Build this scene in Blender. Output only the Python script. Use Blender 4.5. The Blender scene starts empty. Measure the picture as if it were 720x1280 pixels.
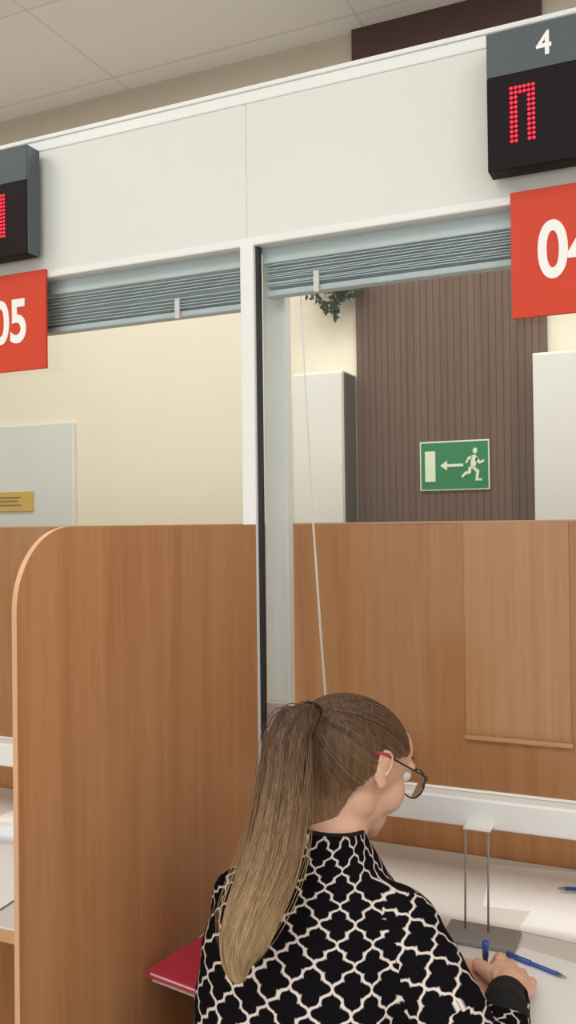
import bpy, bmesh, math, random
from mathutils import Vector, Matrix, noise
random.seed(7)
scene=bpy.context.scene
scene.view_settings.view_transform='Standard'
R=math.radians
EYE=1.5; DP=1.61
TH=R(24.2); CT,ST=math.cos(TH),math.sin(TH)

# ---------------------------------------------------------------- materials
def newmat(name):
    m=bpy.data.materials.new(name); m.use_nodes=True
    nt=m.node_tree; b=nt.nodes['Principled BSDF']
    return m,nt,b
def lin(c):
    return tuple(((x/255)/12.92 if x/255<=0.04045 else ((x/255+0.055)/1.055)**2.4) for x in c)+(1,)
def mat(name,rgb,rough=.5,metal=0,var=.04,scale=6,bump=0,emit=None,spec=None):
    m,nt,b=newmat(name)
    tc=nt.nodes.new('ShaderNodeTexCoord'); n=nt.nodes.new('ShaderNodeTexNoise')
    n.inputs['Scale'].default_value=scale; n.inputs['Detail'].default_value=3
    nt.links.new(tc.outputs['Object'],n.inputs['Vector'])
    r=nt.nodes.new('ShaderNodeValToRGB'); c=lin(rgb)
    r.color_ramp.elements[0].position=.3; r.color_ramp.elements[1].position=.7
    r.color_ramp.elements[0].color=tuple(x*(1-var) for x in c[:3])+(1,)
    r.color_ramp.elements[1].color=tuple(min(1,x*(1+var)) for x in c[:3])+(1,)
    nt.links.new(n.outputs['Fac'],r.inputs['Fac']); nt.links.new(r.outputs['Color'],b.inputs['Base Color'])
    b.inputs['Roughness'].default_value=rough; b.inputs['Metallic'].default_value=metal
    if spec is not None: b.inputs['Specular IOR Level'].default_value=spec
    if bump:
        bp=nt.nodes.new('ShaderNodeBump'); bp.inputs['Strength'].default_value=bump
        n2=nt.nodes.new('ShaderNodeTexNoise'); n2.inputs['Scale'].default_value=scale*20
        nt.links.new(tc.outputs['Object'],n2.inputs['Vector'])
        nt.links.new(n2.outputs['Fac'],bp.inputs['Height']); nt.links.new(bp.outputs['Normal'],b.inputs['Normal'])
    if emit:
        b.inputs['Emission Color'].default_value=lin(rgb); b.inputs['Emission Strength'].default_value=emit
    return m
def wood(name,dark,light,zs=1.0,xs=22):
    m,nt,b=newmat(name)
    tc=nt.nodes.new('ShaderNodeTexCoord'); mp=nt.nodes.new('ShaderNodeMapping')
    mp.inputs['Scale'].default_value=(xs,xs,zs)
    n=nt.nodes.new('ShaderNodeTexNoise'); n.inputs['Scale'].default_value=1; n.inputs['Detail'].default_value=5; n.inputs['Distortion'].default_value=.6
    n3=nt.nodes.new('ShaderNodeTexNoise'); n3.inputs['Scale'].default_value=1; n3.inputs['Detail'].default_value=2
    mp3=nt.nodes.new('ShaderNodeMapping'); mp3.inputs['Scale'].default_value=(xs*7,xs*7,zs*6)
    r=nt.nodes.new('ShaderNodeValToRGB')
    r.color_ramp.elements[0].position=.3; r.color_ramp.elements[0].color=lin(dark)
    r.color_ramp.elements[1].position=.72; r.color_ramp.elements[1].color=lin(light)
    mx=nt.nodes.new('ShaderNodeMath'); mx.operation='MULTIPLY_ADD'; mx.inputs[1].default_value=.35
    m2=nt.nodes.new('ShaderNodeMath'); m2.operation='MULTIPLY'; m2.inputs[1].default_value=.65
    nt.links.new(tc.outputs['Object'],mp.inputs['Vector']); nt.links.new(mp.outputs['Vector'],n.inputs['Vector'])
    nt.links.new(tc.outputs['Object'],mp3.inputs['Vector']); nt.links.new(mp3.outputs['Vector'],n3.inputs['Vector'])
    nt.links.new(n.outputs['Fac'],m2.inputs[0]); nt.links.new(n3.outputs['Fac'],mx.inputs[0]); nt.links.new(m2.outputs[0],mx.inputs[2])
    nt.links.new(mx.outputs[0],r.inputs['Fac']); nt.links.new(r.outputs['Color'],b.inputs['Base Color'])
    b.inputs['Roughness'].default_value=.5; b.inputs['Specular IOR Level'].default_value=.3
    return m
M={}
M['wood']=wood('beech_laminate',(176,122,78),(200,146,100))
M['woodreflect']=wood('beech_reflection',(190,138,94),(208,158,112),1,45)  # lighter beech tone, stands in for a reflection in the glass
M['woodedge']=mat('edge_banding',(206,160,120),.45)
M['white']=mat('white_aluminium',(234,236,233),.38,var=.015)
M['band']=mat('white_fascia',(222,225,218),.45,var=.02,scale=2)
M['whitecab']=mat('white_cabinet',(228,228,220),.5,var=.02)
M['dark']=mat('rubber_gasket',(38,40,44),.6)
M['steel']=mat('steel',(150,152,156),.3,.8)
M['plate']=mat('grey_plate',(138,136,134),.5)
M['greyside']=mat('grey_side',(96,88,80),.6)
M['cream']=mat('cream_paint',(234,227,206),.8,var=.02,scale=1.5,bump=.02)
M['wallshade']=mat('painted_wall_shade',(192,182,166),.85,var=.02)  # greyer wall tone with the shade of the upper wall put in
M['orange']=mat('red_orange_plastic',(208,66,38),.5,var=.02,spec=.3)
M['textw']=mat('white_vinyl',(245,243,240),.5,var=.01)
M['dispgrey']=mat('display_grey',(84,92,96),.5,spec=.3)
M['dispblk']=mat('display_black',(22,10,14),.5,spec=.15)
M['led']=mat('led_red',(255,26,52),.4,emit=2.4)
M['green']=mat('exit_green',(28,128,78),.5,var=.02)
M['exitw']=mat('exit_cream',(228,238,206),.5,var=.01)
M['slat']=mat('blind_slat',(206,218,218),.4,var=.04)
M['slat2']=mat('blind_slat_blue',(196,209,212),.5,var=.05,scale=12)
M['cord']=mat('cord_white',(240,236,228),.7)
M['desk']=mat('desk_laminate',(220,219,214),.4,var=.02)
M['paper']=mat('paper',(240,240,238),.8,var=.01)
M['paper2']=mat('paper_bluish',(214,222,232),.8,var=.01)
M['red']=mat('red_folder',(200,56,76),.5)
M['blue']=mat('blue_plastic',(50,88,165),.35)
M['skin']=mat('skin',(228,182,154),.55,var=.02,scale=20,spec=.3)
M['lips']=mat('lips',(205,134,120),.5)
M['eye']=mat('eye_white',(235,232,228),.2)
M['iris']=mat('iris',(60,48,40),.2)
M['blackpl']=mat('black_plastic',(26,22,26),.35)
M['pinkpl']=mat('pink_plastic',(180,52,80),.35)
M['jeans']=mat('denim',(44,54,78),.85,var=.15,scale=60)
M['shoe']=mat('shoe',(40,38,40),.6)
M['seat']=mat('seat_fabric',(50,52,58),.9)
M['cuff']=mat('black_knit',(20,18,22),.95,var=.2,scale=90)
M['leaf']=mat('leaf',(52,74,42),.5,var=.3,scale=40)
M['pot']=mat('pot',(90,66,50),.6)
M['board']=mat('notice_board',(212,218,214),.5,var=.02)
M['gold']=mat('gold_plaque',(206,168,74),.4,var=.05)
M['goldtxt']=mat('plaque_ink',(120,92,40),.5)
M['socket']=mat('socket_plastic',(206,190,188),.4)

m,nt,b=newmat('brown_lamella'); tc=nt.nodes.new('ShaderNodeTexCoord'); mp=nt.nodes.new('ShaderNodeMapping'); mp.inputs['Scale'].default_value=(30,30,1)
n=nt.nodes.new('ShaderNodeTexNoise'); n.inputs['Scale'].default_value=1
r=nt.nodes.new('ShaderNodeValToRGB'); r.color_ramp.elements[0].color=lin((98,78,66)); r.color_ramp.elements[1].color=lin((124,102,88))
nt.links.new(tc.outputs['Object'],mp.inputs['Vector']); nt.links.new(mp.outputs['Vector'],n.inputs['Vector']); nt.links.new(n.outputs['Fac'],r.inputs['Fac']); nt.links.new(r.outputs['Color'],b.inputs['Base Color'])
b.inputs['Roughness'].default_value=.8; b.inputs['Specular IOR Level'].default_value=.2; M['brown']=m
M['browntop']=mat('dark_pelmet',(74,50,44),.7)

m,nt,b=newmat('ceiling_tiles'); tc=nt.nodes.new('ShaderNodeTexCoord'); br=nt.nodes.new('ShaderNodeTexBrick')
br.offset=0; br.inputs['Scale'].default_value=1; br.inputs['Brick Width'].default_value=1.2; br.inputs['Row Height'].default_value=.6
br.inputs['Mortar Size'].default_value=.006; br.inputs['Color1'].default_value=lin((240,240,238)); br.inputs['Color2'].default_value=lin((237,237,235)); br.inputs['Mortar'].default_value=lin((220,220,216))
nt.links.new(tc.outputs['Object'],br.inputs['Vector']); nt.links.new(br.outputs['Color'],b.inputs['Base Color']); b.inputs['Roughness'].default_value=.9; M['ceil']=m
m,nt,b=newmat('floor_tiles'); tc=nt.nodes.new('ShaderNodeTexCoord'); br=nt.nodes.new('ShaderNodeTexBrick')
br.offset=0; br.inputs['Scale'].default_value=1; br.inputs['Brick Width'].default_value=.4; br.inputs['Row Height'].default_value=.4
br.inputs['Mortar Size'].default_value=.004; br.inputs['Color1'].default_value=lin((158,146,132)); br.inputs['Color2'].default_value=lin((150,138,126)); br.inputs['Mortar'].default_value=lin((90,84,78))
nt.links.new(tc.outputs['Object'],br.inputs['Vector']); nt.links.new(br.outputs['Color'],b.inputs['Base Color']); b.inputs['Roughness'].default_value=.4; M['floor']=m
m=bpy.data.materials.new('clear_glass'); m.use_nodes=True; nt=m.node_tree; nt.nodes.clear()
o=nt.nodes.new('ShaderNodeOutputMaterial'); mx=nt.nodes.new('ShaderNodeMixShader'); t=nt.nodes.new('ShaderNodeBsdfTransparent'); g=nt.nodes.new('ShaderNodeBsdfGlossy')
t.inputs['Color'].default_value=(.985,.993,.99,1); g.inputs['Roughness'].default_value=.16; fr=nt.nodes.new('ShaderNodeFresnel'); fr.inputs['IOR'].default_value=1.3
nt.links.new(fr.outputs['Fac'],mx.inputs['Fac']); nt.links.new(t.outputs[0],mx.inputs[1]); nt.links.new(g.outputs[0],mx.inputs[2]); nt.links.new(mx.outputs[0],o.inputs['Surface']); M['glass']=m
# sweater
m,nt,b=newmat('lattice_sweater')
def math_(op,a=None,c=None,d=None):
    nd=nt.nodes.new('ShaderNodeMath'); nd.operation=op
    for i,v in enumerate((a,c,d)):
        if v is None: continue
        if isinstance(v,(int,float)): nd.inputs[i].default_value=v
        else: nt.links.new(v,nd.inputs[i])
    return nd.outputs[0]
uv=nt.nodes.new('ShaderNodeUVMap'); uv.uv_map='knit'; sp=nt.nodes.new('ShaderNodeSeparateXYZ'); nt.links.new(uv.outputs['UV'],sp.inputs[0])
U,V=sp.outputs[0],sp.outputs[1]
nz=nt.nodes.new('ShaderNodeTexNoise'); nz.inputs['Scale'].default_value=80; nt.links.new(uv.outputs['UV'],nz.inputs['Vector'])
CELL=.0375
nzc=math_('MULTIPLY_ADD',nz.outputs['Fac'],.12,-.06)
A=math_('ADD',math_('MULTIPLY',math_('ADD',U,V),.7071/CELL),nzc); B=math_('ADD',math_('MULTIPLY',math_('SUBTRACT',U,V),.7071/CELL),nzc)
sa=math_('MULTIPLY',math_('SINE',math_('MULTIPLY',B,4*math.pi)),.04)
sb=math_('MULTIPLY',math_('SINE',math_('MULTIPLY',A,4*math.pi)),.04)
def dist(x):
    f=math_('FRACT',x); return math_('ABSOLUTE',math_('SUBTRACT',f,.5))
da=dist(math_('ADD',A,sa)); db=dist(math_('ADD',B,sb))
d=math_('MINIMUM',da,db)
ba=math_('MULTIPLY',math_('ADD',da,math_('SUBTRACT',.5,db)),.42); bb_=math_('MULTIPLY',math_('ADD',db,math_('SUBTRACT',.5,da)),.42)
d=math_('MINIMUM',d,math_('MINIMUM',ba,bb_))
msk=nt.nodes.new('ShaderNodeMapRange'); msk.inputs['From Min'].default_value=.034; msk.inputs['From Max'].default_value=.062; msk.inputs['To Min'].default_value=1; msk.inputs['To Max'].default_value=0
nt.links.new(d,msk.inputs['Value'])
mc=nt.nodes.new('ShaderNodeMix'); mc.data_type='RGBA'; mc.inputs['A'].default_value=lin((17,14,19)); mc.inputs['B'].default_value=lin((226,214,206))
nt.links.new(msk.outputs[0],mc.inputs['Factor']); nt.links.new(mc.outputs['Result'],b.inputs['Base Color']); b.inputs['Roughness'].default_value=1; b.inputs['Specular IOR Level'].default_value=.1
nk=nt.nodes.new('ShaderNodeTexNoise'); nk.inputs['Scale'].default_value=450; nt.links.new(uv.outputs['UV'],nk.inputs['Vector'])
hh=math_('ADD',math_('MULTIPLY',nk.outputs['Fac'],.7),math_('MULTIPLY',msk.outputs[0],.9))
bp=nt.nodes.new('ShaderNodeBump'); bp.inputs['Strength'].default_value=.7; bp.inputs['Distance'].default_value=.003; nt.links.new(hh,bp.inputs['Height']); nt.links.new(bp.outputs['Normal'],b.inputs['Normal'])
M['sweater']=m
# hair
m,nt,b=newmat('hair')
tc=nt.nodes.new('ShaderNodeTexCoord'); sp=nt.nodes.new('ShaderNodeSeparateXYZ'); nt.links.new(tc.outputs['Object'],sp.inputs[0])
nz=nt.nodes.new('ShaderNodeTexNoise'); nz.inputs['Scale'].default_value=70; mp=nt.nodes.new('ShaderNodeMapping'); mp.inputs['Scale'].default_value=(3,3,.12)
nt.links.new(tc.outputs['Object'],mp.inputs['Vector']); nt.links.new(mp.outputs['Vector'],nz.inputs['Vector'])
mr=nt.nodes.new('ShaderNodeMapRange'); mr.inputs['From Min'].default_value=1.22; mr.inputs['From Max'].default_value=.90; nt.links.new(sp.outputs[2],mr.inputs['Value'])
ad=math_('MULTIPLY_ADD',nz.outputs['Fac'],.75,math_('ADD',mr.outputs[0],-.27))
r=nt.nodes.new('ShaderNodeValToRGB'); r.color_ramp.elements[0].position=0; r.color_ramp.elements[0].color=lin((78,56,42)); r.color_ramp.elements[1].position=1; r.color_ramp.elements[1].color=lin((176,148,108))
e=r.color_ramp.elements.new(.45); e.color=lin((130,101,73))
nt.links.new(ad,r.inputs['Fac']); nt.links.new(r.outputs['Color'],b.inputs['Base Color']); b.inputs['Roughness'].default_value=.55; b.inputs['Specular IOR Level'].default_value=.35
M['hair']=m

# ---------------------------------------------------------------- helpers
def link(o,parent=None):
    scene.collection.objects.link(o)
    if parent is not None:
        o.parent=parent; o.matrix_parent_inverse=Matrix.Translation(-parent.location)
    return o
def empty(name,loc=(0,0,0)):
    e=bpy.data.objects.new(name,None); e.location=loc; e.empty_display_size=.1; scene.collection.objects.link(e); return e
def finish(name,bm,mt,parent=None,smooth=False,center=True):
    bmesh.ops.recalc_face_normals(bm,faces=bm.faces)
    me=bpy.data.meshes.new(name); 
    bm.to_mesh(me); bm.free()
    if mt: me.materials.append(mt)
    for p in me.polygons: p.use_smooth=smooth
    o=bpy.data.objects.new(name,me); return link(o,parent)
def addbox(bm,lo,hi,bev=0):
    lo=Vector(lo);hi=Vector(hi); t=bmesh.new()
    bmesh.ops.create_cube(t,size=1,matrix=Matrix.Translation((lo+hi)/2)@Matrix.Diagonal((*(hi-lo),1)))
    if bev: bmesh.ops.bevel(t,geom=t.edges[:],offset=bev,segments=2,affect='EDGES',profile=.5)
    me=bpy.data.meshes.new('t'); t.to_mesh(me); t.free(); bm.from_mesh(me); bpy.data.meshes.remove(me)
def box(name,lo,hi,mt,parent=None,bev=.002):
    bm=bmesh.new(); addbox(bm,lo,hi,bev); return finish(name,bm,mt,parent)
def frust(bm,a,b_,r1,r2,seg=16):
    a=Vector(a);b_=Vector(b_); d=b_-a
    q=d.to_track_quat('Z','Y').to_matrix().to_4x4()
    bmesh.ops.create_cone(bm,cap_ends=True,segments=seg,radius1=r1,radius2=r2,depth=d.length,matrix=Matrix.Translation((a+b_)/2)@q)
def ball(bm,c,r,rot=None,sub=3):
    if isinstance(r,(int,float)): r=(r,r,r)
    mtx=Matrix.Translation(c)@(rot.to_4x4() if rot else Matrix.Identity(4))@Matrix.Diagonal((*r,1))
    bmesh.ops.create_icosphere(bm,subdivisions=sub,radius=1,matrix=mtx)
def chain(bm,pts,rs,seg=16,sub=2):
    for p,r_ in zip(pts,rs): ball(bm,p,r_,sub=sub)
    for i in range(len(pts)-1): frust(bm,pts[i],pts[i+1],rs[i],rs[i+1],seg)
def rod(name,a,b_,r,mt,parent=None):
    bm=bmesh.new(); frust(bm,a,b_,r,r,12); return finish(name,bm,mt,parent,True)
def curve(name,lines,bev,mt,parent=None,res=1,radii=None,cyclic=False):
    cu=bpy.data.curves.new(name,'CURVE'); cu.dimensions='3D'; cu.bevel_depth=bev; cu.bevel_resolution=res; cu.use_fill_caps=True
    for k,L in enumerate(lines):
        s=cu.splines.new('POLY'); s.points.add(len(L)-1); s.use_cyclic_u=cyclic; s.use_smooth=True
        for i,p in enumerate(L):
            s.points[i].co=(*p,1); s.points[i].radius=radii[k][i] if radii else 1
    cu.materials.append(mt); o=bpy.data.objects.new(name,cu); return link(o,parent)
def remesh(o,vox,sm=4,fac=.5):
    md=o.modifiers.new('r','REMESH'); md.mode='VOXEL'; md.voxel_size=vox; md.use_smooth_shade=True
    if sm: s=o.modifiers.new('s','SMOOTH'); s.iterations=sm; s.factor=fac
    bpy.context.view_layer.update(); dg=bpy.context.evaluated_depsgraph_get()
    me=bpy.data.meshes.new_from_object(o.evaluated_get(dg)); mats=[x for x in o.data.materials]
    o.modifiers.clear(); o.data=me
    if not me.materials:
        for x in mats: me.materials.append(x)
    for p in me.polygons: p.use_smooth=True
    return o
def text(name,body,loc,size,mt,parent=None,sx=1,off=0,ext=.0015):
    cu=bpy.data.curves.new(name,'FONT'); cu.body=body; cu.size=size; cu.align_x='CENTER'; cu.align_y='CENTER'; cu.extrude=ext; cu.offset=off
    cu.materials.append(mt); o=bpy.data.objects.new(name,cu); o.location=loc; o.rotation_euler=(R(90),0,0); o.scale=(sx,1,1); return link(o,parent)
def poly(bm,pts,y0,y1):
    a=[bm.verts.new((x,y0,z)) for x,z in pts]; b_=[bm.verts.new((x,y1,z)) for x,z in pts]
    bm.faces.new(a); bm.faces.new(b_[::-1]); n_=len(pts)
    for i in range(n_): bm.faces.new((a[i],b_[i],b_[(i+1)%n_],a[(i+1)%n_]))

# ---------------------------------------------------------------- room shell
YB=1.93; CEIL=3.6
box('floor',(-5,-4.5,-.05),(3,YB+.12,0),M['floor'],bev=0)
box('ceiling',(-5,-4.5,CEIL),(3,YB+.12,CEIL+.06),M['ceil'],bev=0)
box('wall_back',(-5,YB,0),(3,YB+.12,CEIL),M['cream'],bev=0)
box('wall_left',(-5.1,-4.5,0),(-5,YB+.12,CEIL),M['cream'],bev=0)
box('baseboard_back',(-5,YB-.015,0),(3,YB,.08),M['whitecab'],bev=.003)
box('upper_wall_shade',(-5,YB-.006,2.95),(3,YB,CEIL),M['wallshade'],bev=0)  # thin strip, its colour paints the shadow below the ceiling

bm=bmesh.new()
addbox(bm,(-1.2555,YB-.018,0.0),(-.4726,YB,2.95),0)
nr=28; w=(1.2555-.4726)/nr
for i in range(nr):
    x0=-1.2555+i*w; addbox(bm,(x0+w*.05,YB-.0215,0),(x0+w*.95,YB-.016,2.95),.0025)
rp=finish('ribbed_wall_panel',bm,M['brown'])
box('pelmet',(-1.2555,YB-.03,2.95),(-.4726,YB,CEIL),M['browntop'],bev=.002).parent=rp

def cabinet(name,x0,x1,shade=False):
    e=empty(name,((x0+x1)/2,YB-.1,0))
    box('carcass',(x0,YB-.155,.03),(x1,YB-.024 if x1>-1.2 else YB-.001,2.13),M['whitecab'],e,.003)
    box('side_panel',(x1,YB-.15,.03),(x1+.006,YB-.024,2.12),M['greyside'],e,.001)
    box('door_leaf',(x0+.004,YB-.17,.06),(x1-.002,YB-.155,2.12),M['whitecab'],e,.002)
    rod('handle',(x1-.03,YB-.19,1.0),(x1-.03,YB-.19,1.15),.005,M['steel'],e)
    box('plinth',(x0+.01,YB-.14,0),(x1-.01,YB-.03,.035),M['greyside'],e,0)
cabinet('tall_white_cabinet',-1.49,-1.266)
cabinet('tall_white_cabinet.001',-.508,-.02)

ex=empty('exit_sign',(-.845,YB-.03,1.728)); x0,x1,z0,z1=-.982,-.698,1.628,1.828; ys=YB-.024
box('plate_border',(x0,ys-.006,z0),(x1,ys,z1),M['exitw'],ex,.001)
box('plate_green',(x0+.006,ys-.008,z0+.006),(x1-.006,ys-.004,z1-.006),M['green'],ex,0)
bm=bmesh.new(); yf=ys-.011
def q(pts): poly(bm,[(x0+a*.284,z0+c*.2) for a,c in pts],yf,yf+.004)
q([(.08,.18),(.23,.18),(.23,.80),(.08,.80)])
q([(.30,.5),(.40,.40),(.40,.47),(.63,.47),(.63,.53),(.40,.53),(.40,.60)])
cx=.80
q([(cx+.00+.035*math.cos(a)*.9,.78+.06*math.sin(a)) for a in [i*math.pi/6 for i in range(12)]])
q([(.745,.68),(.80,.70),(.84,.64),(.80,.44),(.745,.42),(.735,.5)])
q([(.75,.68),(.70,.66),(.66,.54),(.685,.53),(.715,.61),(.76,.63)])
q([(.82,.66),(.87,.57),(.93,.60),(.925,.55),(.86,.51),(.80,.58)])
q([(.79,.46),(.86,.38),(.84,.22),(.89,.22),(.90,.18),(.80,.18),(.815,.35),(.76,.42)])
q([(.745,.44),(.74,.33),(.66,.30),(.62,.24),(.60,.27),(.65,.36),(.70,.38),(.71,.47)])
finish('pictogram',bm,M['exitw'],ex)

nb=empty('notice_board',(-3.2,YB-.01,1.7))
box('board',(-3.9,YB-.02,1.2),(-2.741,YB-.001,2.015),M['board'],nb,.003)
box('board_edge',(-2.745,YB-.026,1.2),(-2.735,YB-.001,2.015),M['whitecab'],nb,.002)
pl=empty('wall_plaque',(-3.15,YB-.025,1.63))
box('plaque_plate',(-3.35,YB-.03,1.58),(-2.985,YB-.02,1.68),M['gold'],pl,.002)
for k,(zz,xx) in enumerate(((1.648,-3.03),(1.63,-3.05),(1.61,-3.03))): box('engraved_line_%d'%k,(-3.3,YB-.032,zz),(xx-.03,YB-.029,zz+.006),M['goldtxt'],pl,0)

hp=empty('hanging_plant',(-1.36,YB-.12,2.58))
bm=bmesh.new(); frust(bm,(-1.33,YB-.09,2.54),(-1.33,YB-.09,2.64),.05,.07,20); finish('planter',bm,M['pot'],hp,True)
box('wall_bracket',(-1.34,YB-.1,2.62),(-1.32,YB,2.64),M['steel'],hp,.001)
bm=bmesh.new()
for i in range(420):
    a=random.uniform(0,2*math.pi); rr=random.uniform(.0,.16); z=2.58-random.random()**1.1*.2*(1.1-rr/.26)
    c=Vector((-1.32+rr*math.cos(a)*1.0,YB-.10+min(.07,rr*.6*math.sin(a)),z)); s=random.uniform(.012,.022)
    rot=Matrix.Rotation(random.uniform(0,6.28),3,'Z')@Matrix.Rotation(random.uniform(-1,1),3,'X')@Matrix.Rotation(random.uniform(0,6.28),3,'Y')
    vs=[bm.verts.new(c+rot@Vector(v)*s) for v in ((0,0,-1.3),(.45,.1,-.3),(.4,.1,.5),(0,0,1),(-.4,.1,.5),(-.45,.1,-.3))]
    bm.faces.new(vs)
finish('foliage',bm,M['leaf'],hp)

# ---------------------------------------------------------------- partition
SP=1.237; P0=-.8025
posts=[P0+SP*k for k in (-2,-1,0,1,2)]
XL,XR=posts[0]-.1,posts[-1]+.02
pt=empty('glass_partition',(0,0,0))
Z_T,Z_B=2.388,2.072
for i in range(len(posts)-1):
    a,b_=posts[i],posts[i+1]
    box('fascia_panel_%d'%i,(a+.0007,-.012,Z_B+.012),(b_-.0007,.05,Z_T-.030),M['band'],pt,.0008)
    box('rail_%d'%i,(a+.016,-.03,.951),(b_-.016,.03,1.003),M['white'],pt,.004)
    box('glass_pane_%d'%i,(a+.02,.004,1.0),(b_-.012,.010,Z_B+.005),M['glass'],pt,0)
box('fascia_backing',(XL,-.0105,Z_B+.012),(XR,.045,Z_T-.02),M['band'],pt,0)
box('top_rail',(XL,-.014,Z_T-.030),(XR,.07,Z_T),M['white'],pt,.003)
box('top_cap',(XL,-.018,Z_T-.006),(XR,.09,Z_T+.004),M['white'],pt,.002)
box('glazing_head',(XL,-.015,Z_B-.006),(XR,.05,Z_B+.012),M['white'],pt,.003)
for i,p in enumerate(posts):
    box('post_%d'%i,(p-.0155,-.016,0),(p+.0155,.014,Z_B),M['white'],pt,.003)
    box('gasket_%d'%i,(p+.0155,-.006,.78),(p+.0215,.012,Z_B-.004),M['dark'],pt,.001)
    box('back_upright_%d'%i,(p-.006,.068,.0),(p+.048,.098,Z_B+.05),M['white'],pt,.004)
    box('socket_box_%d'%i,(p-.004,.05,1.075),(p+.04,.07,1.13),M['socket'],pt,.004)

def blind(name,x0,x1,zb,n):
    e=empty(name,((x0+x1)/2,.04,2.05))
    box('headrail',(x0,.020,2.036),(x1,.062,2.10),M['slat'],e,.002)
    bm=bmesh.new()
    zt=2.032
    for i in range(n):
        z=zt-(zt-zb-.004)*i/(n-1); j=random.uniform(-.0012,.0012); t=random.uniform(-.003,.003)
        vs=[]
        for x in (x0+.006,x1-.006):
            zz=z+(t if x>x0+.1 else -t)+j
            for k in range(5):
                y=.024+.030*k/4; vs.append(bm.verts.new((x,y,zz+.003*math.sin(math.pi*k/4)-.008*(k/4))))
        for k in range(4): bm.faces.new((vs[k],vs[k+1],vs[k+6],vs[k+5]))
    o=finish('slats',bm,M['slat2'],e); s=o.modifiers.new('s','SOLIDIFY'); s.thickness=.0018
    box('bottom_rail',(x0+.005,.026,zb-.016),(x1-.005,.052,zb-.003),M['slat2'],e,.003)
    for k,fx in enumerate((.1,.5,.86)):
        x=x0+(x1-x0)*fx; box('clip_%d'%k,(x-.006,.0185,zb-.02),(x+.006,.024,zb+.022),M['cord'],e,.001)
for i in range(len(posts)-1):
    blind('window_blind' if i==0 else 'window_blind.%03d'%i,posts[i]+.018,posts[i+1]-.018,1.985 if i==2 else 1.966,9)
L=[Vector((-.718,.062,2.0)),Vector((-.707,.062,1.75)),Vector((-.695,.062,1.5)),Vector((-.683,.062,1.3)),Vector((-.671,.062,1.12))]
bc=empty('blind_pull_cord',(-.72,.062,1.6)); curve('cord',[L],.0028,M['cord'],bc,2,[[.35,.4,.8,1,1]])
bm=bmesh.new(); frust(bm,(-.671,.062,1.12),(-.671,.062,1.09),.004,.007); finish('tassel',bm,M['cord'],bc,True)

def divider(name,x,y0,y1,r=.11,near=True):
    bm=bmesh.new(); pts=[(y1,.10),(y1,EYE),(y0+r,EYE)]
    for i in range(1,15):
        a=math.pi/2*i/14; pts.append((y0+r-r*math.sin(a),EYE-r+r*math.cos(a)))
    pts.append((y0,.0)); pts[0]=(y1,0)
    A=[bm.verts.new((x-.004,y,z)) for y,z in pts]; B_=[bm.verts.new((x+.004,y,z)) for y,z in pts]
    bm.faces.new(A); bm.faces.new(B_[::-1]); n_=len(pts)
    for i in range(n_):
        f=bm.faces.new((A[i],B_[i],B_[(i+1)%n_],A[(i+1)%n_])); f.material_index=1
    o=finish(name,bm,M['wood']); o.data.materials.append(M['woodedge']); return o
for i,p in enumerate(posts[1:-1]):
    divider('desk_divider' if i==0 else 'desk_divider.%03d'%i,p+.0115,-.717,-.018)

lw=empty('low_wood_partition',(0,.3,.75))
box('panel',(XL,.30,0),(XR,.318,EYE),M['wood'],lw,.001)
box('panel_top_edge',(XL,.298,EYE-.002),(XR,.32,EYE+.002),M['woodedge'],lw,0)
box('reflection_panel',(-.4385,.294,1.04),(-.2184,.30,EYE-.003),M['woodreflect'],lw,.001)  # glass reflection modelled as a lighter board on the wood
box('reflection_edge',(-.44,.284,1.03),(-.215,.30,1.04),M['woodedge'],lw,.002)  # pale lower edge of that reflection, modelled as a strip

# ---------------------------------------------------------------- desks
DZ=.78; YF=-.37
for i in range(len(posts)-1):
    a,b_=posts[i]+.0165,posts[i+1]+.005
    e=empty('service_desk' if i==0 else 'service_desk.%03d'%i,((a+b_)/2,-.1,DZ))
    box('desktop',(a,YF,DZ-.025),(b_,.295,DZ),M['desk'],e,.002)
    box('front_edge',(a,YF-.0015,DZ-.025),(b_,YF,DZ-.002),M['woodedge'],e,0)
    box('modesty_panel',(a,.10,0),(b_,.118,DZ-.025),M['wood'],e,.001)
ss=empty('rail_support_stand',(-.34,-.07,DZ))
box('base_plate',(-.392,-.12,DZ),(-.268,-.045,DZ+.010),M['plate'],ss,.003)
for k,x in enumerate((-.360,-.320)): rod('rod_%d'%k,(x,-.075,DZ+.008),(x,-.062,.962),.0018,M['plate'],ss)
box('rail_bracket',(-.364,-.064,.958),(-.316,-.028,.962),M['white'],ss,.001)

def sheet(name,cx,cy,w,h,rot,z,mt,lines=0,t=.0012):
    e=empty(name,(cx,cy,z)); Rm=Matrix.Translation((cx,cy,z))@Matrix.Rotation(R(rot),4,'Z')
    bm=bmesh.new(); addbox(bm,(-w/2,-h/2,0),(w/2,h/2,t),0); bm.transform(Rm); finish('sheet',bm,mt,e)
    if lines:
        bm=bmesh.new()
        for k in range(lines):
            y=h/2-.025-k*(h-.05)/lines; addbox(bm,(-w/2+.015,y,t),(w/2-.015-random.random()*.04,y+.001,t+.0002),0)
        bm.transform(Rm); finish('print_lines',bm,M['plate'],e)
sheet('paper_sheet',-.22,.17,.30,.21,8,DZ,M['paper'],0)
sheet('paper_sheet.001',-.19,-.235,.21,.25,-14,DZ,M['paper'],0)
sheet('paper_sheet.002',.00,-.16,.21,.297,10,DZ,M['paper'],7)
sheet('paper_sheet.003',-.49,-.15,.18,.26,20,DZ,M['paper'],0)
sheet('paper_sheet.004',-.12,.05,.297,.19,-6,DZ+.0014,M['paper'],0)
sheet('paper_sheet.005',-1.55,-.12,.21,.297,12,DZ,M['paper'],8)
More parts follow.
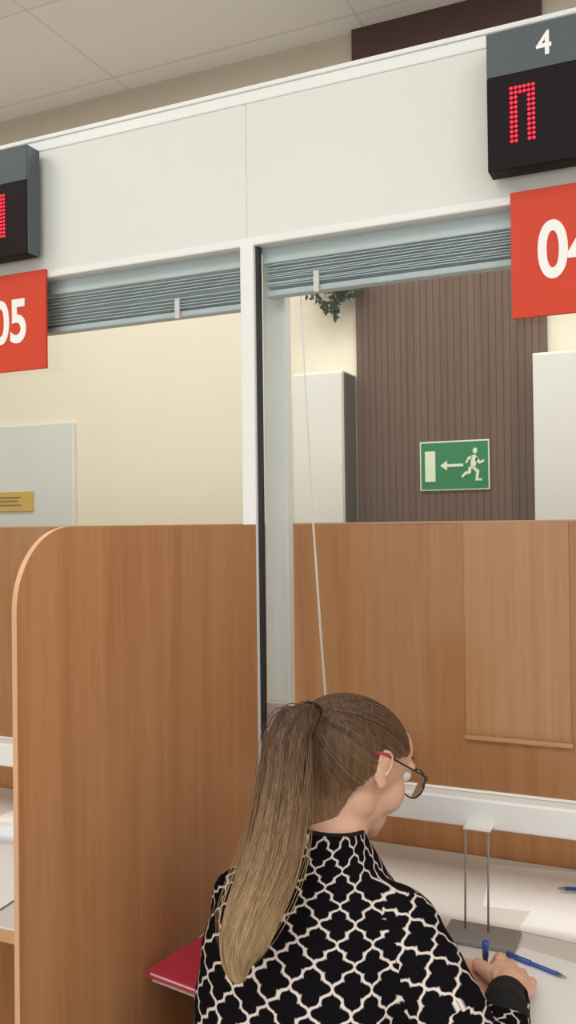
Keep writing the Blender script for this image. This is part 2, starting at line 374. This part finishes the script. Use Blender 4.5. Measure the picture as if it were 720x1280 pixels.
sheet('paper_sheet.006',-1.40,-.02,.21,.297,-10,DZ+.0014,M['paper2'],0)
sheet('paper_sheet.007',-1.30,-.19,.21,.297,5,DZ+.003,M['paper'],0)
sheet('paper_sheet.008',-1.42,.18,.297,.2,3,DZ,M['paper'],0)
def pen(name,a,b_,r=.0045,mt=None):
    a=Vector(a);b_=Vector(b_); e=empty(name,(a+b_)/2); d=(b_-a).normalized()
    bm=bmesh.new(); frust(bm,a+d*.015,b_,r,r,14); finish('barrel',bm,mt or M['blue'],e,True)
    bm=bmesh.new(); frust(bm,a,a+d*.015,.0006,r,14); finish('tip',bm,M['steel'],e,True)
    bm=bmesh.new(); frust(bm,b_-d*.04,b_+d*.003,r+.001,r+.001,14); finish('cap',bm,M['blue'],e,True)
pen('ballpoint_pen',(-.235,.165,DZ+.008),(-.11,.20,DZ+.008),.0036)
pen('ballpoint_pen.001',(-1.34,.02,DZ+.012),(-1.45,.10,DZ+.012))
pen('ballpoint_pen.002',(-.178,-.172,DZ+.006),(-.275,-.132,DZ+.006),.0032)
AX=Matrix.Translation((-.785,-.437,DZ))@Matrix.Rotation(R(-10),4,'Z')
ps=empty('paper_stack',(-.70,-.33,DZ))
bm=bmesh.new(); 
for k in range(6): addbox(bm,(.002+.001*(k%3),.002+.0012*(k%4),.0025*k),(.13,.235-.001*k,.0025*k+.0023),0)
bm.transform(AX@Matrix.Translation((0.002,.012,0))); finish('sheets',bm,M['paper'],ps)
fo=empty('red_folder',(-.70,-.35,DZ+.03))
bm=bmesh.new(); addbox(bm,(0,0,0),(.135,.19,.003),.001); addbox(bm,(.002,.002,.007),(.135,.19,.010),.001); addbox(bm,(0,0,0),(.003,.19,.010),.001)
FM=AX@Matrix.Translation((.008,-.004,.016)); bm.transform(FM); finish('cover',bm,M['red'],fo)
bm=bmesh.new(); addbox(bm,(.005,.004,.003),(.131,.186,.007),0); bm.transform(FM); finish('papers',bm,M['paper'],fo)

# ---------------------------------------------------------------- signs and displays
def led_char(bm,rows,x0,x1,z0,z1,y):
    nh=len(rows); nw=len(rows[0])
    for i,row in enumerate(rows):
        for j,ch in enumerate(row):
            if ch=='#':
                ball(bm,(x0+(x1-x0)*j/(nw-1),y,z1-(z1-z0)*i/(nh-1)),(.0028,.0016,.0028),sub=2)
PI_=['######','######']+['##..##']*10
ONE=['.##','###','###']+['.##']*9
nums={0:'06',1:'05',2:'04',3:'03'}
for k in range(4):
    dx=SP*(k-2); sfx='' if k==0 else '.%03d'%k
    s=empty('counter_number_sign'+sfx,(-.17+dx,-.02,1.95))
    x0=-.272+dx; x1=x0+.202
    box('plate',(x0,-.024,1.859),(x1,-.0175,2.084),M['orange'],s,.001)
    text('number',nums[k],((x0+x1)/2-.003,-.0245,1.968),.138,M['textw'],s,.76,.0032,.0016)
    a=-.3016+dx; b_=a+.2186; z0,z1=2.110,2.352
    d=empty('led_queue_display'+sfx,((a+b_)/2,-.06,2.23))
    box('housing',(a,-.066,z0),(b_,-.027,z1),M['dispblk'],d,.002)
    box('label_strip',(a,-.069,z1-.078),(b_,-.064,z1),M['dispgrey'],d,.001)
    box('housing_side',(b_-.001,-.067,z0),(b_+.002,-.027,z1),M['dispgrey'],d,.001)
    box('screen',(a,-.069,z0),(b_,-.064,z1-.079),M['dispblk'],d,.001)
    box('mount',(a+.05,-.03,z0+.05),(b_-.05,-.01,z1-.05),M['steel'],d,0)
    text('desk_number',str(int(nums[k])),(a+.098,-.0695,z1-.040),.056,M['textw'],d,.9,.0012,.0008)
    of=.176 if k==2 else .138
    bm=bmesh.new(); led_char(bm,PI_,a+.042,a+.079,z0+.046,z0+.138,-.070); led_char(bm,ONE,a+of,a+of+.016,z0+.046,z0+.138,-.070)
    finish('led_characters',bm,M['led'],d,True)

# ---------------------------------------------------------------- woman
def W(r,f,z): return Vector((CT*r-ST*f,-DP+ST*r+CT*f,z))
def Wd(r,f,z): return Vector((CT*r-ST*f,ST*r+CT*f,z)).normalized()
wm=empty('seated_woman',W(.0,1.22,0))
YAW=R(30)
Rt=(math.cos(YAW),-math.sin(YAW)); Fw=(math.sin(YAW),math.cos(YAW))
secs=[(-.03,1.15,.46,.17,.125),(-.03,1.155,.53,.165,.122),(-.02,1.175,.62,.15,.108),(-.008,1.195,.72,.148,.100),(.006,1.225,.82,.156,.098),(.018,1.250,.89,.160,.100),
      (.028,1.268,.945,.148,.096),(.036,1.282,.982,.120,.084),(.044,1.293,1.010,.088,.070),(.052,1.303,1.032,.062,.058),(.058,1.312,1.050,.048,.050)]
def loft(bm,secs,n=32):
    rings=[]
    for (r_,f_,z_,a,b_) in secs:
        ring=[]
        for i in range(n):
            t=2*math.pi*i/n; c=math.cos(t); s=math.sin(t)
            c=math.copysign(abs(c)**.85,c); s=math.copysign(abs(s)**.85,s)
            x=a*c; y=b_*s
            ring.append(bm.verts.new(W(r_+x*Rt[0]+y*Fw[0],f_+x*Rt[1]+y*Fw[1],z_)))
        rings.append(ring)
    for A,B_ in zip(rings[:-1],rings[1:]):
        for i in range(n): bm.faces.new((A[i],A[(i+1)%n],B_[(i+1)%n],B_[i]))
    bm.faces.new(rings[0][::-1]); bm.faces.new(rings[-1])
shR=(.146,1.215,.945); elR=(.232,1.09,.785); wrR=(.303,1.262,.819)
shL=(-.070,1.340,.930); elL=(-.03,1.53,.835); wrL=(.19,1.405,.815)
bm=bmesh.new(); loft(bm,secs)
armR=[W(.10,1.24,.965),W(*shR),W(.196,1.145,.865),W(*elR),W(.272,1.175,.80),W(*wrR)]; rR=[.045,.056,.056,.049,.042,.031]
armL=[W(-.02,1.315,.955),W(*shL),W(-.060,1.44,.87),W(*elL),W(.08,1.47,.825),W(*wrL)]; rL=[.045,.056,.054,.046,.042,.031]
chain(bm,armR,rR,sub=3); chain(bm,armL,rL,sub=3)
sw=finish('sweater',bm,M['sweater'],wm,True); remesh(sw,.006,12,.6)
me=sw.data
for v in me.vertices:
    n_=noise.noise(v.co*14)*.005+noise.noise(Vector((v.co.x*9,v.co.y*9,v.co.z*30)))*.0045
    v.co+=v.normal*n_
uvl=me.uv_layers.new(name='knit')
def seginfo(p,pts,rs):
    best=None; acc=0
    for i in range(len(pts)-1):
        a=pts[i]; d=pts[i+1]-a; L_=d.length; t_=(p-a).dot(d)/(L_*L_); t=max(0,min(1,t_)); c=a+d*t
        dd=(p-c).length-(rs[i]*(1-t)+rs[i+1]*t)
        if i==0 and t_<0: tt=t_
        else: tt=t
        if best is None or dd<best[0]: best=(dd,i,acc+tt*L_,a+d*tt,d.normalized())
        acc+=L_
    return best
def torso_uv(p):
    z=p.z
    for i in range(len(secs)-1):
        if secs[i][2]<=z<=secs[i+1][2] or i==len(secs)-2: break
    if z<secs[0][2]: i=0
    A,B_=secs[i],secs[i+1]; t=max(0,min(1,(z-A[2])/(B_[2]-A[2])))
    c=[A[k]*(1-t)+B_[k]*t for k in range(5)]
    w0=W(c[0],c[1],z); d=p-w0
    rt=Wd(Rt[0],Rt[1],0); fw=Wd(Fw[0],Fw[1],0)
    x=d.dot(rt); y=d.dot(fw); ang=math.atan2(x/c[3],-y/c[4])
    rho=math.sqrt((x/c[3])**2+(y/c[4])**2)
    eff=.145 if z<.92 else .145*(min(1,c[3]/.15))**.45
    v=z+(.155-min(.155,c[3]))*.55 if z>.9 else z
    return ang,eff,v,(rho-1)*.1,x
for poly_ in me.polygons:
    c=poly_.center
    bR=seginfo(c,armR[1:],rR[1:]); bL=seginfo(c,armL[1:],rL[1:]); ta=torso_uv(c)
    bb,pts,rs=(bR,armR[1:],rR[1:]) if bR[0]<bL[0] else (bL,armL[1:],rL[1:])
    arm = bb[0]+.014<ta[3] and bb[2]>-.02
    a0=None
    for li in poly_.loop_indices:
        p=me.vertices[me.loops[li].vertex_index].co
        if arm:
            s=seginfo(p,pts,rs); d=s[4]
            e1=(Vector((CT,ST,0))-d*d.dot(Vector((CT,ST,0)))).normalized(); e2=d.cross(e1)
            w=p-s[3]; ang=math.atan2(w.dot(e2),w.dot(e1)); 
            if a0 is None: a0=ang
            while ang-a0>math.pi: ang-=2*math.pi
            while ang-a0<-math.pi: ang+=2*math.pi
            uvl.data[li].uv=(ang*.05+.3,s[2]+.02)
        else:
            ang,eff,v,_,x=torso_uv(p)
            if a0 is None: a0=ang
            while ang-a0>math.pi: ang-=2*math.pi
            while ang-a0<-math.pi: ang+=2*math.pi
            uvl.data[li].uv=(ang*eff,v)
def ringtube(name,a,b_,r1,r2,mt):
    bm=bmesh.new(); a=Vector(a); b_=Vector(b_); chain(bm,[a,b_],[r1,r2],24,3); o=finish(name,bm,mt,wm,True); return o
dR=(armR[-1]-armR[-2]).normalized(); dL=(armL[-1]-armL[-2]).normalized()
ringtube('cuff_right',armR[-1]-dR*.04,armR[-1]+dR*.002,.036,.030,M['cuff'])
ringtube('cuff_left',armL[-1]-dL*.04,armL[-1]+dL*.002,.036,.030,M['cuff'])
cc=Vector(W(.060,1.316,1.046)); L=[cc+Wd(Rt[0],Rt[1],0)*.045*math.cos(t)+Wd(Fw[0],Fw[1],0)*.047*math.sin(t)+Vector((0,0,-.006*math.sin(t))) for t in [2*math.pi*i/32 for i in range(32)]]
curve('collar',[L],.004,M['cuff'],wm,3,None,True)

# head frame
PHI=R(57); PIT=R(24)
hr=Vector((math.cos(PHI),-math.sin(PHI),0)); hf0=Vector((math.sin(PHI),math.cos(PHI),0)); up=Vector((0,0,1))
hf=hf0*math.cos(PIT)-up*math.sin(PIT); hu=up*math.cos(PIT)+hf0*math.sin(PIT)
def V3(v): return Vector((CT*v.x-ST*v.y,ST*v.x+CT*v.y,v.z))
HX,HY,HZ=V3(hr),V3(hf),V3(hu)
HC=W(.100,1.36,1.138)
HR=Matrix((HX,HY,HZ)).transposed()
def H(x,y,z): return HC+HX*x+HY*y+HZ*z
bm=bmesh.new()
CR=Vector((0,-.014,.010)); CRR=Vector((.073,.098,.076))
def hb(c,r,s=3): ball(bm,H(*c),r,HR,s)
hb(CR,CRR,4); hb((0,.026,-.045),(.050,.054,.060)); hb((0,.064,-.090),(.020,.018,.018)); hb((0,.048,-.072),(.037,.034,.033))
hb((0,.042,.03),(.056,.044,.045)); hb((0,.045,-.02),(.050,.042,.05))
for s in (1,-1):
    hb((s*.032,.052,-.032),(.026,.028,.034)); hb((s*.03,.072,.016),(.024,.012,.009)); hb((s*.045,.0,-.05),(.012,.025,.033))
    hb((s*.074,-.006,.0),(.006,.016,.027)); hb((s*.077,-.012,.011),(.006,.013,.017)); hb((s*.075,-.002,-.021),(.005,.009,.011))
    hb((s*.007,.090,-.036),(.007,.009,.006),2)
chain(bm,[H(0,.080,.012),H(0,.090,-.014),H(0,.099,-.032)],[.009,.009,.0085])
hb((0,.078,-.060),(.020,.010,.007),2); hb((0,.076,-.070),(.017,.010,.007),2)
chain(bm,[H(0,-.03,-.03),W(.076,1.335,1.055),W(.060,1.312,1.02)],[.046,.042,.048],sub=3)
head=finish('head_and_neck',bm,M['skin'],wm,True); remesh(head,.0028,14,.5)
bm=bmesh.new()
for s in (1,-1): ball(bm,H(s*.031,.0735,.002),.0125)
finish('eyes',bm,M['eye'],wm,True)
bm=bmesh.new()
for s in (1,-1): ball(bm,H(s*.031,.0843,-.003),(.0055,.0025,.0055),HR,2)
finish('irises',bm,M['iris'],wm,True)
bm=bmesh.new(); ball(bm,H(0,.0820,-.0605),(.014,.005,.004),HR); ball(bm,H(0,.0800,-.0685),(.012,.005,.0045),HR); finish('lips',bm,M['lips'],wm,True)
curve('eyebrows',[[H(s*(.014+.034*i/7),.084-.012*(i/7)**2,.024+.006*math.sin(i/7*2.4)) for i in range(8)] for s in (1,-1)],.002,M['hair'],wm,2)
curve('ear_folds',[[H(s*.0815,-.012+.012*math.cos(t),.006+.018*math.sin(t)) for t in [R(-60+i*24) for i in range(11)]] for s in (1,-1)],.002,M['skin'],wm,2)

# hair cap
def hl(z):
    T=[(-.12,-.05),(-.06,-.034),(-.035,-.026),(-.015,-.020),(.010,-.008),(.020,.022),(.030,.050),(.048,.064),(.066,.074),(.12,.12)]
    if z<=T[0][0]: return T[0][1]
    for a,b_ in zip(T[:-1],T[1:]):
        if z<=b_[0]: t=(z-a[0])/(b_[0]-a[0]); return a[1]*(1-t)+b_[1]*t
    return .2
def surf(d,k=1.0):
    s=1/math.sqrt((d.x/CRR.x)**2+(d.y/CRR.y)**2+(d.z/CRR.z)**2); p=CR+d*s*k
    return p
bm=bmesh.new(); bmesh.ops.create_icosphere(bm,subdivisions=5,radius=1)
rem=[]
for v in bm.verts:
    d=v.co.normalized(); p=surf(d,1.065); v.co=p
for v in bm.verts:
    if v.co.y>hl(v.co.z) or v.co.z<-.075: rem.append(v)
bmesh.ops.delete(bm,geom=rem,context='VERTS')
for v in bm.verts: v.co=H(*v.co)
cap=finish('hair_cap',bm,M['hair'],wm,True)
sd=cap.modifiers.new('s','SOLIDIFY'); sd.thickness=.006; sd.offset=-1
NP=[(-.118,.010),(-.105,.024),(-.085,.036),(-.06,.048),(-.03,.060),(0,.066)]
def nr_(z):
    for a,b_ in zip(NP[:-1],NP[1:]):
        if z<=b_[0]: t=(z-a[0])/(b_[0]-a[0]); return a[1]*(1-t)+b_[1]*t
    return .066
bm=bmesh.new()
def nap(a,z,k=1): r_=nr_(z)*k; return Vector((r_*math.sin(a),-.036-r_*1.0*math.cos(a)+(-.03-z)*.12*(1 if z<-.03 else 0),z))
for z in [-.112+.012*i for i in range(9)]: ball(bm,H(*Vector((0,-.034+max(0,(-.03-z))*.12,z))),nr_(z)*.97,sub=3)
nh=finish('nape_volume',bm,M['hair'],wm,True); remesh(nh,.004,4)
bm=bmesh.new(); bm.from_mesh(nh.data); dl=[v for v in bm.verts if (v.co-HC).dot(HY)>-.030]
bmesh.ops.delete(bm,geom=dl,context='VERTS'); bm.to_mesh(nh.data); bm.free()
TIE=Vector((0,-.114,.038)); tdir=(TIE-CR).normalized()
lines=[];rad=[]
def strand(d0,k,pre=None):
    L=list(pre) if pre else [];ra=[.7]*len(L)
    for i in range(15):
        t=i/14; d=d0.slerp(tdir,t); q_=surf(d,k+.010*math.sin(math.pi*t)); L.append(H(*q_.lerp(TIE,max(0,(t-.85)/.15)*.8))); ra.append((.6 if not pre else .9)+.3*min(1,t*4))
    lines.append(L); rad.append(ra)
cnt=0
while cnt<900:
    d=Vector((random.gauss(0,1),random.gauss(0,1),random.gauss(0,1))).normalized(); p=surf(d,1.06)
    if p.y>hl(p.z) or p.z<-.07: continue
    if cnt<550 and p.y<hl(p.z)-.022: continue
    strand(d,random.uniform(1.058,1.076)); cnt+=1
for k in range(330):
    a=random.uniform(-1.5,1.5); zs=random.uniform(-.118,-.05); k_=random.uniform(1.0,1.05); pre=[]
    for i in range(8):
        z=zs+(-.02-zs)*i/7; pre.append(H(*nap(a*(1-.15*i/7),z,k_)))
    p_=nap(a*.8,-.0,1.02); strand((p_-CR).normalized(),1.065,pre)
curve('hair_strands',lines,.0010,M['hair'],wm,0,rad)
# ponytail
pp=[H(0,-.108,.036),W(.014,1.262,1.222),W(-.003,1.245,1.198),W(-.013,1.215,1.13),W(-.028,1.175,1.055),W(-.056,1.135,.99),W(-.070,1.12,.955),W(-.070,1.112,.925)]
pr=[(.014,.014),(.024,.018),(.029,.022),(.034,.022),(.037,.020),(.033,.018),(.021,.012),(.006,.005)]
def cr(P,t):
    n_=len(P)-1; x=t*n_; i=min(int(x),n_-1); u=x-i
    g=lambda j:P[max(0,min(n_,j))]
    a,b_,c,d=g(i-1),g(i),g(i+1),g(i+2)
    return .5*((2*b_)+(c-a)*u+(2*a-5*b_+4*c-d)*u*u+(3*b_-a-3*c+d)*u**3)
pr3=[Vector((a,b_,0)) for a,b_ in pr]
rv=V3(Vector((1,0,0)));
FR=[]
for i in range(201):
    t=i/200; c=cr(pp,t); c2=cr(pp,min(1,t+.01)); c1=cr(pp,max(0,t-.01)); d=(c2-c1).normalized(); e1=(rv-d*rv.dot(d)).normalized(); FR.append((c,e1,d.cross(e1),cr(pr3,t)))
bm=bmesh.new(); rings=[]; NS=40
for i in range(NS+1):
    c,e1,e2,s=FR[i*5]
    rings.append([bm.verts.new(c+e1*s.x*.92*math.cos(a)*(1+.05*math.sin(a*7+i*.05))+e2*s.y*.92*math.sin(a)) for a in [2*math.pi*k/28 for k in range(28)]])
for A,B_ in zip(rings[:-1],rings[1:]):
    for k in range(28): bm.faces.new((A[k],A[(k+1)%28],B_[(k+1)%28],B_[k]))
bm.faces.new(rings[0]); bm.faces.new(rings[-1][::-1])
finish('ponytail_core',bm,M['hair'],wm,True)
lines=[];rad=[]
for k in range(1100):
    cl=random.randrange(20); a=2*math.pi*cl/20+random.gauss(0,.16); rr=random.uniform(.88,1.02)+.05*math.sin(cl*2.3); ph=cl*1.7+random.uniform(-.3,.3); t1=random.uniform(.80,1.0) if random.random()<.7 else random.uniform(.66,.85); am=.10+.08*math.sin(cl*3.1); L=[];ra=[]
    fly=random.random()<.03
    if fly: rr=random.uniform(1.08,1.35); ph=random.uniform(0,6.28)
    for i in range(26):
        t=t1*i/25; c,e1,e2,s=FR[int(t*200)]
        aa=a+am*math.sin(t*8+ph); wv=.0030*math.sin(t*13+ph*2)*min(1,t*3)
        L.append(c+e1*(s.x*rr*math.cos(aa)+wv)+e2*(s.y*rr*math.sin(aa)+wv*.5)); ra.append((.6 if fly else 1)*(1 if i<18 else (26-i)/8))
    lines.append(L); rad.append(ra)
curve('ponytail_strands',lines,.0009,M['hair'],wm,0,rad)
d=(pp[1]-pp[0]).normalized(); e1=(rv-d*rv.dot(d)).normalized(); e2=d.cross(e1)
curve('hair_tie',[[pp[0]+d*.008+e1*.019*math.cos(t)+e2*.017*math.sin(t) for t in [2*math.pi*i/20 for i in range(20)]]],.004,M['cuff'],wm,3,None,True)

# glasses
for s in (1,-1):
    rim=[H(s*.034+.027*math.cos(t),.100-.006*abs(math.cos(t)),-.006+.022*math.sin(t)) for t in [2*math.pi*i/28 for i in range(28)]]
    curve('glasses_rim',[rim],.0012,M['blackpl'],wm,2,None,True)
    curve('glasses_temple',[[H(s*.062,.096,.004),H(s*.069,.086,.009),H(s*.0765,.03,.014),H(s*.082,-.010,.018)]],.0014,M['blackpl'],wm,2)
    curve('temple_tip',[[H(s*.082,-.010,.018),H(s*.085,-.020,.020),H(s*.084,-.036,.017)]],.0019,M['pinkpl'],wm,2)
    bm=bmesh.new(); vs=[bm.verts.new(p) for p in rim]; bm.faces.new(vs); finish('glasses_lens',bm,M['glass'],wm)
curve('glasses_bridge',[[H(-.009,.099,.0),H(0,.102,.004),H(.009,.099,.0)]],.0013,M['blackpl'],wm,2)

# hands
def hand(name,wrist,dirv,nrm,side,curl,thumb_in=.3,sc=.92):
    d=dirv.normalized(); n_=(nrm-d*nrm.dot(d)).normalized(); s=(side-d*side.dot(d)-n_*side.dot(n_)).normalized()
    bm=bmesh.new()
    def P(a,b_,c): return wrist+(d*a+s*b_+n_*c)*sc
    chain(bm,[P(-.012,0,0),P(.012,0,0)],[.022*sc,.025*sc],sub=3)
    rt=Matrix((d,s,n_)).transposed()
    ball(bm,P(.048,0,.002),(.048*sc,.038*sc,.014*sc),rt); ball(bm,P(.02,.006,.002),(.03*sc,.028*sc,.016*sc),rt); ball(bm,P(.035,.024,.010),(.03*sc,.016*sc,.014*sc),rt)
    base=[(.088,.030),(.092,.010),(.088,-.010),(.080,-.028)]; lens=[(.040,.024,.019),(.044,.027,.020),(.040,.025,.019),(.031,.019,.017)]
    tips=[]
    for k,((a,b_),ln) in enumerate(zip(base,lens)):
        cur=P(a-.016,b_,.0); ang=R(curl[k]*.55); pts=[cur]
        spread=s*(.05*(1.2-k*.8))
        p=P(a,b_,.001); pts.append(p)
        for j,l in enumerate(ln):
            v=(d*math.cos(ang)+n_*math.sin(ang)+spread*math.cos(ang)).normalized(); p=p+v*l*sc; pts.append(p); ang+=R(curl[k]*(.95,.7,0)[j])
        chain(bm,pts,[.0092*sc,.0095*sc,.0086*sc,.0078*sc,.0064*sc],12,2); tips.append(pts[-1])
    t0=P(.022,.024,.008); t1=t0+(d*.62+s*.72+n_*.25).normalized()*.04*sc; t2=t1+(d*.85+s*(.35-thumb_in)+n_*.45).normalized()*.031*sc; t3=t2+(d*.9-s*thumb_in+n_*.4).normalized()*.024*sc
    chain(bm,[t0,t1,t2,t3],[.014*sc,.0115*sc,.0098*sc,.0078*sc],12,2)
    o=finish(name,bm,M['skin'],wm,True); remesh(o,.0019,3,.5); return tips,t3
tR,thR=hand('hand_right',armR[-1]+dR*.026,Wd(.38,.90,-.14),Wd(-.45,.1,-.85),Wd(-.9,.3,.3),(40,46,54,58),.35)
tL,thL=hand('hand_left',armL[-1]+dL*.022,Wd(.94,-.3,-.18),Wd(0,0,-1),Wd(-.3,-.9,0),(22,22,24,28),.1)
mid=(tR[0]+thR)/2
dp=Wd(.1,.5,-.6); 
tlen=(mid.z-(DZ+.003))/(-dp.z)
pen('writing_pen',mid+dp*tlen,mid-dp*.10,.0040)

# legs & shoes
bm=bmesh.new()
for s in (-1,1):
    hip=W(-.02+s*.085*Rt[0],1.17+s*.085*Rt[1],.53); knee=W(-.02+s*.10*Rt[0]+Fw[0]*.36,1.17+s*.10*Rt[1]+Fw[1]*.36,.53); ank=W(-.02+s*.10*Rt[0]+Fw[0]*.33,1.17+s*.10*Rt[1]+Fw[1]*.33,.10)
    chain(bm,[hip,hip.lerp(knee,.5),knee,knee.lerp(ank,.35),ank],[.085,.074,.056,.052,.036],sub=3)
chain(bm,[W(-.03-.06,1.165,.54),W(-.03+.06,1.165,.54)],[.10,.10],sub=3)
o=finish('trousers',bm,M['jeans'],wm,True); remesh(o,.01,4)
bm=bmesh.new()
for s in (-1,1):
    bx=lambda t,z: W(-.02+s*.10*Rt[0]+Fw[0]*(.33+t),1.17+s*.10*Rt[1]+Fw[1]*(.33+t),z)
    chain(bm,[bx(0,.09),bx(-.02,.036),bx(.08,.036),bx(.15,.030)],[.038,.034,.034,.028],sub=3)
o=finish('shoes',bm,M['shoe'],wm,True); remesh(o,.006,3)
st=empty('office_stool',W(-.03,1.16,0)); c=W(-.03,1.16,0)
bm=bmesh.new(); frust(bm,c+Vector((0,0,.385)),c+Vector((0,0,.435)),.19,.20,40); o=finish('seat_cushion',bm,M['seat'],st,True); bv=o.modifiers.new('b','BEVEL'); bv.width=.015; bv.segments=3
rod('column',c+Vector((0,0,.08)),c+Vector((0,0,.39)),.025,M['steel'],st)
for k in range(5):
    a=2*math.pi*k/5; e_=c+Vector((.26*math.cos(a),.26*math.sin(a),.055))
    rod('leg_%d'%k,c+Vector((0,0,.10)),e_+Vector((0,0,.01)),.014,M['dark'],st)
    bm=bmesh.new(); ball(bm,e_-Vector((0,0,.03)),(.025,.025,.025)); finish('caster_%d'%k,bm,M['dark'],st,True)

# ---------------------------------------------------------------- lights
def lamp(name,x,y,w,h,E,col=(1,.98,.94)):
    e=empty(name,(x,y,CEIL-.03)); box('housing',(x-w/2-.02,y-h/2-.02,CEIL-.04),(x+w/2+.02,y+h/2+.02,CEIL-.001),M['white'],e,.002)
    l=bpy.data.lights.new(name,'AREA'); l.shape='RECTANGLE'; l.size=w; l.size_y=h; l.energy=E; l.color=col
    o=bpy.data.objects.new('tube_light',l); o.location=(x,y,CEIL-.045); link(o,e)
lamp('ceiling_lamp',-.6,-3.0,2.4,1.6,52)
lamp('ceiling_lamp.001',1.7,-2.2,1.6,1.6,30)
lamp('ceiling_lamp.002',-2.9,-2.2,1.6,1.6,38)
lamp('ceiling_lamp.003',-2.4,.75,1.8,.5,25)
lamp('ceiling_lamp.004',-.3,.75,1.8,.5,28)
w=bpy.data.worlds.new('world'); scene.world=w; w.use_nodes=True; w.node_tree.nodes['Background'].inputs[0].default_value=(1,.985,.96,1); w.node_tree.nodes['Background'].inputs[1].default_value=1.05

# ---------------------------------------------------------------- camera
cd=bpy.data.cameras.new('camera'); cam=bpy.data.objects.new('camera',cd); scene.collection.objects.link(cam)
cd.sensor_fit='VERTICAL'; cd.sensor_height=36; cd.sensor_width=36; cd.lens=36*1100/1280; cd.clip_start=.05
cam.matrix_world=Matrix.Translation((0,-DP,EYE))@Matrix.Rotation(TH,4,'Z')@Matrix.Rotation(R(90+.78),4,'X')@Matrix.Rotation(R(-.7),4,'Z')
scene.camera=cam
